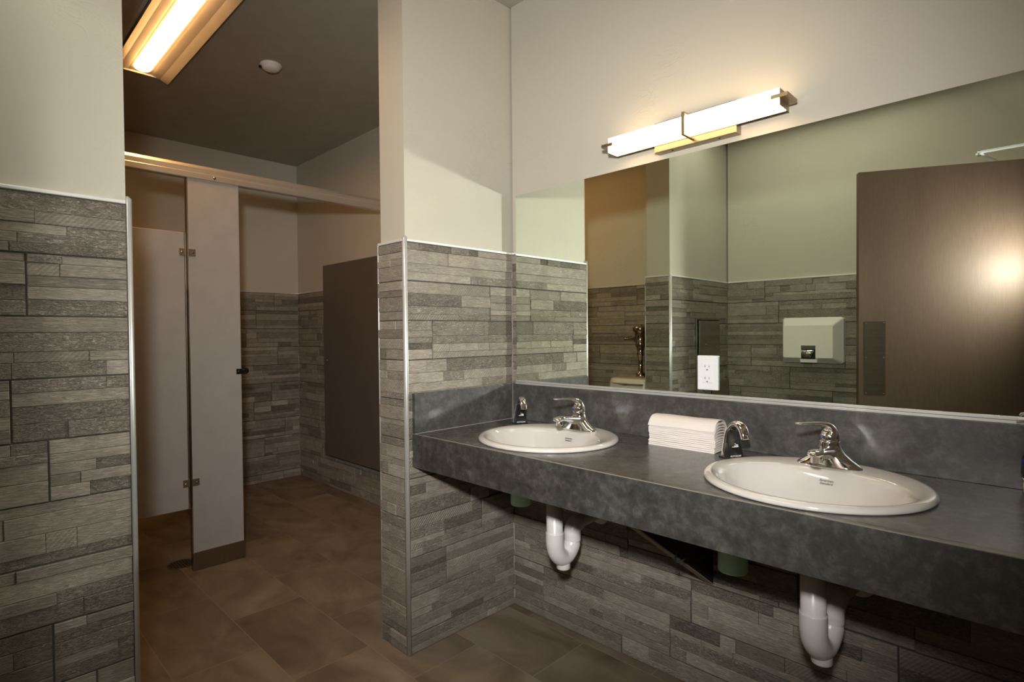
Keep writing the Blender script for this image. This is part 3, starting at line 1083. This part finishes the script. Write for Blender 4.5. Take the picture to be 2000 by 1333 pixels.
# outlet mounted through the mirror
ot = thing('power_outlet', 'white double power outlet mounted on the mirror', 'outlet', (0.939, -0.0125, 1.11))
OX, OZ, OY = 0.9385, 1.1090, -0.0065
bm = bmesh.new()
box(bm, OX - 0.0365, OX + 0.0365, OY - 0.0065, OY, OZ - 0.0585, OZ + 0.0585)
pl = obj('cover_plate', bm, WHITE, ot, bevel=0.0028, segs=3)
rc = obj('receptacle', bx(OX - 0.0168, OX + 0.0168, OY - 0.0092, OY - 0.0066, OZ - 0.0335, OZ + 0.0335), WHITE, ot, bevel=0.0008)
for cz in (0.019, -0.021):
    bm = bmesh.new()
    fy = OY - 0.0095
    box(bm, OX - 0.0078, OX - 0.0060, fy, fy + 0.0006, OZ + cz - 0.0005, OZ + cz + 0.0070)
    box(bm, OX - 0.0105, OX - 0.0075, fy, fy + 0.0006, OZ + cz + 0.0025, OZ + cz + 0.0038)
    box(bm, OX + 0.0060, OX + 0.0078, fy, fy + 0.0006, OZ + cz - 0.0005, OZ + cz + 0.0065)
    lathe(bm, [(0.0026, 0), (0.0026, 0.0006)], (OX, fy, OZ + cz - 0.0085), axis='y', n=12)
    obj('plug_slots', bm, GREYT, rc)
bm = bmesh.new()
box(bm, OX - 0.006, OX + 0.006, OY - 0.0100, OY - 0.0093, OZ + 0.0005, OZ + 0.0035)
box(bm, OX - 0.006, OX + 0.006, OY - 0.0100, OY - 0.0093, OZ - 0.0045, OZ - 0.0015)
obj('test_buttons', bm, simple('button', (0.66, 0.66, 0.68), 0.4), rc)
for dz in (-0.0485, 0.0485):
    bm = bmesh.new()
    lathe(bm, [(0.0028, 0), (0.0028, -0.0010)], (OX, OY - 0.0066, OZ + dz), axis='y', n=12)
    bmesh.ops.recalc_face_normals(bm, faces=bm.faces)
    obj('screw', bm, WHITE, pl)

# ------------------------------------------------------------------ vanity light
LX = 0.898
lt = thing('vanity_light', 'glowing bar light with brushed nickel straps above the mirror', 'wall light', (LX, 0.0, 1.9))
obj('shade', bx(LX - 0.302, LX + 0.302, -0.095, -0.034, 1.912, 1.965), SHADE, lt, bevel=0.002)
bkp = obj('backplate', bx(LX - 0.148, LX + 0.148, -0.028, 0.0095, 1.890, 1.995), NICKEL, lt, bevel=0.0015)
for dx in (-0.085, 0.085):
    bm = bmesh.new()
    lathe(bm, [(0.0035, 0), (0.0035, -0.0012)], (LX + dx, -0.012, 1.8900), n=10)
    obj('screw', bm, BLACKM, bkp)
bm = bmesh.new()
box(bm, LX - 0.0048, LX + 0.0048, -0.1015, -0.0965, 1.901, 1.977)
box(bm, LX - 0.0048, LX + 0.0048, -0.0965, -0.028, 1.901, 1.906)
box(bm, LX - 0.0048, LX + 0.0048, -0.0965, -0.028, 1.972, 1.977)
obj('center_strap', bm, NICKEL, lt)
for s in (-1, 1):
    bm = bmesh.new()
    a, b = sorted((LX + s * 0.280, LX + s * 0.3025))
    box(bm, a, b, -0.1000, -0.0955, 1.934, 1.945)
    a, b = sorted((LX + s * 0.3025, LX + s * 0.327))
    box(bm, a, b, -0.1000, -0.016, 1.934, 1.945)
    a, b = sorted((LX + s * 0.3024, LX + s * 0.3045))
    box(bm, a, b, -0.093, -0.020, 1.914, 1.963)
    obj('end_cap', bm, NICKEL, lt)
obj('support_bar', bx(LX - 0.301, LX + 0.301, -0.0338, -0.0285, 1.914, 1.960), NICKEL, lt)

# ------------------------------------------------------------------ entry door (open into the room, seen in the mirror)
Fp = Vector((0.977, -1.804, 0))
dv = Vector((0.891, -0.4535, 0)).normalized()
nv = Vector((-dv.y, dv.x, 0))          # face with the push plate
def dbox(bm, s0, s1, n0, n1, z0, z1):
    vs = []
    for z in (z0, z1):
        for s, n in ((s0, n0), (s1, n0), (s1, n1), (s0, n1)):
            p = Fp + dv * s + nv * n
            vs.append(bm.verts.new((p.x, p.y, z)))
    for f in ((0, 3, 2, 1), (4, 5, 6, 7), (0, 1, 5, 4), (1, 2, 6, 5), (2, 3, 7, 6), (3, 0, 4, 7)):
        bm.faces.new([vs[i] for i in f])
    bmesh.ops.recalc_face_normals(bm, faces=bm.faces)
bm = bmesh.new()
dbox(bm, 0, 0.935, -0.044, 0, 0.012, 2.134)
door = struct('door_1', bm, WOOD, bevel=0.002)
bm = bmesh.new()
dbox(bm, 0.0285, 0.1315, 0.0002, 0.0018, 0.882, 1.296)
pp = obj('push_plate', bm, SS, door)
for s in (0.037, 0.123):
    for z in (0.892, 1.093, 1.287):
        bm = bmesh.new()
        c = Fp + dv * s + nv * 0.0018
        R = []
        for rr, hh in ((0.0042, 0), (0.0032, 0.0014), (0.0015, 0.002)):
            R.append([c + dv * rr * cos(2 * pi * k / 12) + Vector((0, 0, 1)) * rr * sin(2 * pi * k / 12) + nv * hh + Vector((0, 0, z)) for k in range(12)])
        rings(bm, R)
        bmesh.ops.recalc_face_normals(bm, faces=bm.faces)
        obj('screw', bm, CHROME, pp)
# closer: body on the hidden face, arms over the door top
CL = simple('closer_aluminium', (0.88, 0.88, 0.88), 0.35, 0.1)
bm = bmesh.new()
dbox(bm, 0.56, 0.82, -0.105, -0.0445, 2.05, 2.11)
cb = obj('closer_body', bm, CL, door, bevel=0.004)
def flatbar(a, b, wid, th, bm):
    a, b = Vector(a), Vector(b)
    d = (b - a).normalized()
    s = d.cross(Vector((0, 0, 1))).normalized()
    u = s.cross(d)
    R = []
    for p in (a - d * 0.008, b + d * 0.008):
        R.append([p + s * wid + u * th, p - s * wid + u * th, p - s * wid - u * th, p + s * wid - u * th])
    rings(bm, R)
    bmesh.ops.recalc_face_normals(bm, faces=bm.faces)
E0 = (1.476, -2.080, 2.192)
bm = bmesh.new()
flatbar(E0, (1.80, -2.10, 2.196), 0.0125, 0.0045, bm)
obj('closer_arm', bm, CL, cb)
bm = bmesh.new()
flatbar((1.476, -2.080, 2.182), (1.555, -2.27, 2.150), 0.0125, 0.0045, bm)
obj('closer_arm', bm, CL, cb)
bm = bmesh.new()
lathe(bm, [(0.009, -0.018), (0.009, 0.006), (0.006, 0.009)], E0, n=16)
obj('elbow_pin', bm, CHROMED, cb)

# ------------------------------------------------------------------ hand dryer on the front wall
hd = thing('hand_dryer', 'cream enamel hand dryer with a dark nozzle, seen in the mirror', 'hand dryer', (0.60, -FD, 1.18))
DX0, DX1, DZ0, DZ1, DD = 0.412, 0.786, 1.030, 1.334, 0.125
y = lambda k: -FD + 0.004 + k
bm = bmesh.new()
def rr(x0, x1, z0, z1, r, yy, n=6, bow=0.0):
    pts = []
    for cx, cz, a0 in ((x1 - r, z0 + r, -pi / 2), (x1 - r, z1 - r, 0), (x0 + r, z1 - r, pi / 2), (x0 + r, z0 + r, pi)):
        for k in range(n + 1):
            t = a0 + pi / 2 * k / n
            x, z = cx + r * cos(t), cz + r * sin(t)
            u = (x - (x0 + x1) / 2) / ((x1 - x0) / 2)
            v = 1 if z > (z0 + z1) / 2 else -1
            z += v * bow * (1 - u * u)
            pts.append((x, yy, z))
    return pts
V = rings(bm, [rr(DX0, DX1, DZ0, DZ1, 0.016, y(0), bow=0.004), rr(DX0, DX1, DZ0, DZ1, 0.016, y(0.045), bow=0.004), rr(DX0 + 0.004, DX1 - 0.004, DZ0 + 0.004, DZ1 - 0.004, 0.014, y(0.052), bow=0.004),
               rr(DX0 + 0.026, DX1 - 0.040, DZ0 + 0.034, DZ1 - 0.050, 0.010, y(DD - 0.004)), rr(DX0 + 0.029, DX1 - 0.043, DZ0 + 0.037, DZ1 - 0.053, 0.009, y(DD))], True, True)
bmesh.ops.recalc_face_normals(bm, faces=bm.faces)
cov = obj('cover', bm, IVORY, hd)
for p in cov.data.polygons:
    p.use_smooth = False
NX0, NX1, NZ0, NZ1 = 0.555, 0.642, 1.052, 1.148
obj('outlet_recess', bx(NX0, NX1, y(DD), y(DD + 0.0012), NZ0, NZ1), BLACK, hd)
bm = bmesh.new()
for k, zz in enumerate((1.146, 1.138, 1.130)):
    box(bm, NX0, NX1, y(DD + 0.001), y(DD + 0.006), zz - 0.0035, zz)
obj('grille', bm, SS, hd)
bm = bmesh.new()
ring0, ring1, ring2 = [], [], []
for k in range(20):
    t = 2 * pi * k / 20
    ring0.append((0.5985 + 0.040 * cos(t), y(DD) + 0.020 + 0.012 * sin(t), 1.118))
    ring1.append((0.5985 + 0.030 * cos(t), y(DD) + 0.022 + 0.012 * sin(t), 1.094))
    ring2.append((0.5985 + 0.020 * cos(t), y(DD) + 0.022 + 0.010 * sin(t), 1.072))
rings(bm, [ring0, ring1, ring2])
bmesh.ops.recalc_face_normals(bm, faces=bm.faces)
obj('nozzle', bm, CHROME, hd, smooth=True)
obj('nozzle_lip', bx(NX0 - 0.004, NX1 + 0.010, y(DD - 0.03), y(DD + 0.004), DZ0 + 0.006, NZ0 + 0.006), IVORY, hd)

# ------------------------------------------------------------------ recessed towel and waste unit on the left wall
tw = thing('towel_cabinet', 'recessed stainless towel and waste cabinet on the left pier, seen in the mirror', 'towel dispenser', (0, -1.97, 0.4))
ty0, ty1 = -2.150, -1.800
obj('frame', bx(0.0026, 0.014, ty0, ty1, 0.36, 1.340), SS, tw, bevel=0.004, segs=3)
obj('reveal', bx(0.0141, 0.0185, ty0 + 0.012, ty1 - 0.008, 0.922, 1.330), BLACKM, tw)
dr = obj('cabinet_door', bx(0.0186, 0.028, ty0 + 0.018, ty1 - 0.014, 0.93, 1.322), SS, tw, bevel=0.006, segs=3)
bm = bmesh.new()
lathe(bm, [(0.008, 0), (0.008, 0.003)], (0.028, -1.92, 1.155), axis='x', n=16)
obj('lock', bm, CHROMED, dr)
bm = bmesh.new()
box(bm, 0.0145, 0.090, ty0 + 0.012, ty0 + 0.016, 0.40, 0.905)
box(bm, 0.0145, 0.090, ty1 - 0.064, ty1 - 0.060, 0.40, 0.905)
box(bm, 0.086, 0.090, ty0 + 0.012, ty1 - 0.060, 0.40, 0.905)
box(bm, 0.0145, 0.090, ty0 + 0.012, ty1 - 0.060, 0.39, 0.40)
obj('waste_bin', bm, SS, tw)

# ------------------------------------------------------------------ urinal with flush valve
ux, uy = -0.470, URY + 0.004
ur = thing('urinal', 'white wall-hung urinal behind the left pier, seen in the mirror', 'urinal', (ux, uy, 0.45))
bm = bmesh.new()
R = []
for z, hw, dp in ((0.42, 0.10, 0.12), (0.44, 0.15, 0.26), (0.50, 0.172, 0.34), (0.58, 0.178, 0.36), (0.66, 0.178, 0.32), (0.78, 0.176, 0.30), (0.885, 0.174, 0.29), (0.905, 0.165, 0.28), (0.910, 0.150, 0.262)):
    ring = []
    for k in range(40):
        t = pi * k / 39
        cx, sy = cos(t), sin(t)
        ring.append((ux + 1.1 * hw * math.copysign(abs(cx) ** 0.5, cx), uy + dp * abs(sy) ** 0.45, z))
    R.append(ring)
rings(bm, R)
bmesh.ops.recalc_face_normals(bm, faces=bm.faces)
# hollow opening in the front, pushed back
fr = [f for f in bm.faces if f.normal.y > 0.8 and 0.50 < f.calc_center_median().z < 0.89 and abs(f.calc_center_median().x - ux) < 0.160]
if fr:
    r = bmesh.ops.inset_region(bm, faces=fr, thickness=0.012, depth=0)
    ex = bmesh.ops.extrude_face_region(bm, geom=fr)
    vs = [v for v in ex['geom'] if isinstance(v, bmesh.types.BMVert)]
    bmesh.ops.translate(bm, verts=vs, vec=(0, -0.20, 0))
    bmesh.ops.delete(bm, geom=fr, context='FACES')
bmesh.ops.recalc_face_normals(bm, faces=bm.faces)
obj('bowl', bm, PORCU, ur, smooth=True, bevel=0.006, segs=3)
fv = thing('flush_valve', 'chrome flush valve standing on the urinal, seen in the mirror', 'flush valve', (ux, uy + 0.08, 0.91))
vx, vy = ux, uy + 0.08
bm = bmesh.new()
lathe(bm, [(0.0317, 0.0), (0.0354, 0.004), (0.0329, 0.026), (0.0220, 0.032), (0.0171, 0.034), (0.0171, 0.160), (0.0244, 0.163), (0.0268, 0.180), (0.0220, 0.186), (0.0293, 0.225), (0.0378, 0.235), (0.0378, 0.262), (0.0317, 0.268), (0.0403, 0.300), (0.0427, 0.340),
           (0.0549, 0.345), (0.0573, 0.372), (0.0439, 0.382), (0.0171, 0.387), (0.0134, 0.395)], (vx, vy, 0.9085), n=28)
vb = obj('valve_body', bm, CHROMED, fv, smooth=True)
bm = bmesh.new()
lathe(bm, [(0.024, 0.0), (0.024, 0.032), (0.014, 0.036), (0.013, 0.052), (0.009, 0.055), (0.0065, 0.13), (0.0085, 0.135), (0.0085, 0.142)], (0, 0, 0), axis='x', n=20)
bmesh.ops.transform(bm, matrix=Matrix.Translation((vx - 0.02, vy, 1.195)) @ Matrix.Rotation(pi, 4, 'Z') @ Matrix.Scale(0.85, 4), verts=bm.verts)
bmesh.ops.recalc_face_normals(bm, faces=bm.faces)
obj('handle', bm, CHROMED, fv, smooth=True)
bm = bmesh.new()
lathe(bm, [(0.016, 0.0), (0.016, 0.050), (0.024, 0.052), (0.024, 0.072), (0.018, 0.075), (0.018, 0.110), (0.024, 0.112), (0.024, 0.130)], (vx + 0.022, vy, 1.235), axis='x', n=20)
lathe(bm, [(0.015, -0.085), (0.015, 0.012)], (vx + 0.118, vy, 1.235), axis='y', n=20)
obj('stop_valve', bm, CHROMED, fv, smooth=True)

# ------------------------------------------------------------------ toilet partition
PX = -1.478
tp = thing('toilet_partition', 'grey powder-coated stall partition with pilaster, side panel and metal headrail', 'stall partition', (PX, -0.8, 0))
pil = obj('pilaster', bx(PX - 0.032, PX, -0.918, -0.662, 0.0, 2.085), PART, tp, bevel=0.003)
obj('shoe', bx(PX - 0.036, PX + 0.003, -0.921, -0.659, 0.0, 0.098), SSB, pil, bevel=0.0015)
pan = obj('side_panel', bx(PX - 0.030, PX - 0.004, -1.93, -0.936, 0.335, 1.792), PART, tp, bevel=0.003)
obj('edge_channel', bx(PX - 0.0315, PX - 0.0025, -0.9355, -0.9295, 0.335, 1.792), CHROMED, pan)
obj('edge_channel', bx(PX - 0.034, PX + 0.0012, -0.9235, -0.9185, 0.098, 2.085), CHROMED, pil)
# headrail: extruded profile with an anti-grip ridge
bm = bmesh.new()
prof = [(-0.030, 0.0), (0.010, 0.0), (0.012, 0.004), (0.012, 0.030), (0.008, 0.034), (0.008, 0.058), (0.002, 0.074), (-0.022, 0.074), (-0.030, 0.058)]
ya, yb = URY + 0.004, STY - 0.004
rings(bm, [[(PX + a, ya, 2.080 + b) for a, b in prof], [(PX + a, yb, 2.080 + b) for a, b in prof]])
bmesh.ops.recalc_face_normals(bm, faces=bm.faces)
hr = obj('headrail', bm, RAIL, tp)
bm = bmesh.new()
lathe(bm, [(0.008, 0.0), (0.0075, 0.003), (0.004, 0.006), (0.0, 0.0065)], (PX + 0.012, -0.790, 2.098), axis='x', n=20, cap1=False)
obj('rail_screw', bm, CHROMED, hr, smooth=True)
for bz in (1.688, 0.472):
    bm = bmesh.new()
    box(bm, PX - 0.004, PX + 0.001, -0.962, -0.932, bz - 0.019, bz + 0.019)
    box(bm, PX + 0.0005, PX + 0.003, -0.918, -0.885, bz - 0.019, bz + 0.019)
    box(bm, PX - 0.004, PX + 0.006, -0.934, -0.931, bz - 0.019, bz + 0.019)
    box(bm, PX - 0.004, PX + 0.006, -0.921, -0.917, bz - 0.019, bz + 0.019)
    br_ = obj('bracket', bm, NICKEL, tp, bevel=0.001)
    for k, (by, bxx) in enumerate(((-0.950, PX + 0.001), (-0.898, PX + 0.003))):
        bm = bmesh.new()
        lathe(bm, [(0.0055, 0.0), (0.005, 0.002), (0.0025, 0.0035), (0, 0.004)], (bxx, by, bz), axis='x', n=16, cap1=False)
        obj('bolt', bm, CHROMED, br_, smooth=True)
bm = bmesh.new()
box(bm, PX + 0.0005, PX + 0.004, -0.690, -0.660, 1.033, 1.063)
box(bm, PX - 0.012, PX + 0.016, -0.662, -0.658, 1.033, 1.066)
lathe(bm, [(0.017, 0.0), (0.017, 0.006), (0.012, 0.009)], (PX - 0.012, -0.636, 1.049), axis='x', n=24)
box(bm, PX - 0.012, PX - 0.006, -0.659, -0.634, 1.032, 1.066)
kp = obj('latch_keeper', bm, BLACK, tp, bevel=0.001)
bm = bmesh.new()
lathe(bm, [(0.005, 0.0), (0.0045, 0.002), (0, 0.0035)], (PX + 0.004, -0.677, 1.050), axis='x', n=16, cap1=False)
obj('bolt', bm, CHROMED, kp, smooth=True)

# stall door swung inward, lying close to the tiled wall
sdn = thing('stall_door', 'dark brown stall door swung open against the tiled wall', 'stall door', (-1.5, 0.33, 0.28))
obj('door_panel', bx(-2.436, -1.515, 0.313, 0.336, 0.283, 1.800), PARTD, sdn, bevel=0.002)
bm = bmesh.new()
lathe(bm, [(0.013, 0.0), (0.012, -0.004), (0.006, -0.006)], (-2.385, 0.3128, 1.040), axis='y', n=20)
bmesh.ops.recalc_face_normals(bm, faces=bm.faces)
obj('latch_knob', bm, CHROMED, sdn, smooth=True)
for z in (0.40, 1.66):
    bm = bmesh.new()
    lathe(bm, [(0.010, -0.03), (0.010, 0.03)], (-1.503, 0.324, z), n=12)
    box(bm, -1.502, -1.48, 0.318, 0.340, z - 0.02, z + 0.02)
    box(bm, -1.482, -1.478, 0.318, STY - 0.004, z - 0.03, z + 0.03)
    obj('hinge', bm, CHROMED, sdn)

# ------------------------------------------------------------------ ceiling troffer
cl = thing('ceiling_light', 'warm glowing recessed strip light in the stall room ceiling', 'ceiling light', (-1.28, -1.035, CEIL))
x0, x1, y0, y1 = -1.90, -0.68, -1.185, -0.885
bm = bmesh.new()
tz = CEIL - 0.006
def frame_box(bm, x0, x1, y0, y1, wd, z0, z1):
    box(bm, x0, x1, y0, y0 + wd, z0, z1); box(bm, x0, x1, y1 - wd, y1, z0, z1)
    box(bm, x0, x0 + wd, y0 + wd, y1 - wd, z0, z1); box(bm, x1 - wd, x1, y0 + wd, y1 - wd, z0, z1)
frame_box(bm, x0, x1, y0, y1, 0.012, CEIL - 0.010, CEIL)
obj('frame', bm, TRIMW, cl)
# reflector trough: sloping sides rising to the lens housing
bm = bmesh.new()
yc = (y0 + y1) / 2
prof = [(y0 + 0.012, CEIL - 0.002), (y0 + 0.05, CEIL + 0.018), (y0 + 0.095, CEIL + 0.030), (y1 - 0.095, CEIL + 0.030), (y1 - 0.05, CEIL + 0.018), (y1 - 0.012, CEIL - 0.002)]
xa, xb = x0 + 0.012, x1 - 0.012
A = [bm.verts.new((xa, a, b - 0.032)) for a, b in prof]
B = [bm.verts.new((xb, a, b - 0.032)) for a, b in prof]
for i in range(5):
    bm.faces.new((A[i], A[i + 1], B[i + 1], B[i]))
obj('reflector', bm, REFL, cl)
bm = bmesh.new()
# lens: long rounded-end bar bulging down
R = []
NL = 24
for k in range(9):
    t = pi / 2 * k / 8
    hw, dz = 0.040 * cos(t) + 0.001, 0.016 * sin(t)
    ring = []
    for i in range(NL):
        th = 2 * pi * i / NL
        ring.append((( -1.29 + (0.52 if cos(th) > 0 else -0.52)) + hw * cos(th), yc + hw * sin(th), CEIL - 0.0055 - dz))
    R.append(ring)
rings(bm, R)
bmesh.ops.recalc_face_normals(bm, faces=bm.faces)
obj('lens', bm, LENS, cl, smooth=True)

fill_light = dup(cl, (0.70, -1.76, CEIL), 'unseen strip light added to the vanity room ceiling as fill light', None)  # added fill lamp, brightens the wall seen in the mirror
for ch in fill_light.children:
    if ch.name.startswith('lens'):
        ch.data = ch.data.copy()
        ch.data.materials[0] = FILL_LENS

# ------------------------------------------------------------------ smoke detector
sm = thing('smoke_detector', 'small round white detector on the ceiling above the partition', 'smoke detector', (-1.30, -0.545, CEIL))
bm = bmesh.new()
lathe(bm, [(0.056, 0.0), (0.057, -0.006), (0.054, -0.012), (0.048, -0.016), (0.046, -0.022), (0.036, -0.030), (0.018, -0.034), (0.0, -0.0345)], (-1.30, -0.545, CEIL), n=40, cap1=False)
bmesh.ops.recalc_face_normals(bm, faces=bm.faces)
obj('housing', bm, SMOKEM, sm, smooth=True)
bm = bmesh.new()
box(bm, -1.330, -1.312, -0.600, -0.588, CEIL - 0.022, CEIL - 0.015)
obj('vent_slot', bm, BLACKM, sm)

# ------------------------------------------------------------------ floor drain
fd = thing('floor_drain', 'round perforated metal floor drain beside the pilaster foot', 'floor drain', (-1.63, -0.935, 0))
bm = bmesh.new()
lathe(bm, [(0.070, 0.0002), (0.070, 0.0022), (0.066, 0.0030), (0.0, 0.0030)], (-1.63, -0.935, 0), n=40, cap1=False)
dd = obj('strainer', bm, simple('drain_metal', (0.20, 0.17, 0.11), 0.4, 0.7), fd, smooth=False)
bm = bmesh.new()
for a in range(-4, 5):
    for b in range(-4, 5):
        if math.hypot(a, b) * 0.0135 < 0.058:
            box(bm, -1.63 + a * 0.0135 - 0.0045, -1.63 + a * 0.0135 + 0.0045, -0.935 + b * 0.0135 - 0.0035, -0.935 + b * 0.0135 + 0.0035, 0.0028, 0.0033)
obj('holes', bm, BLACKM, dd)
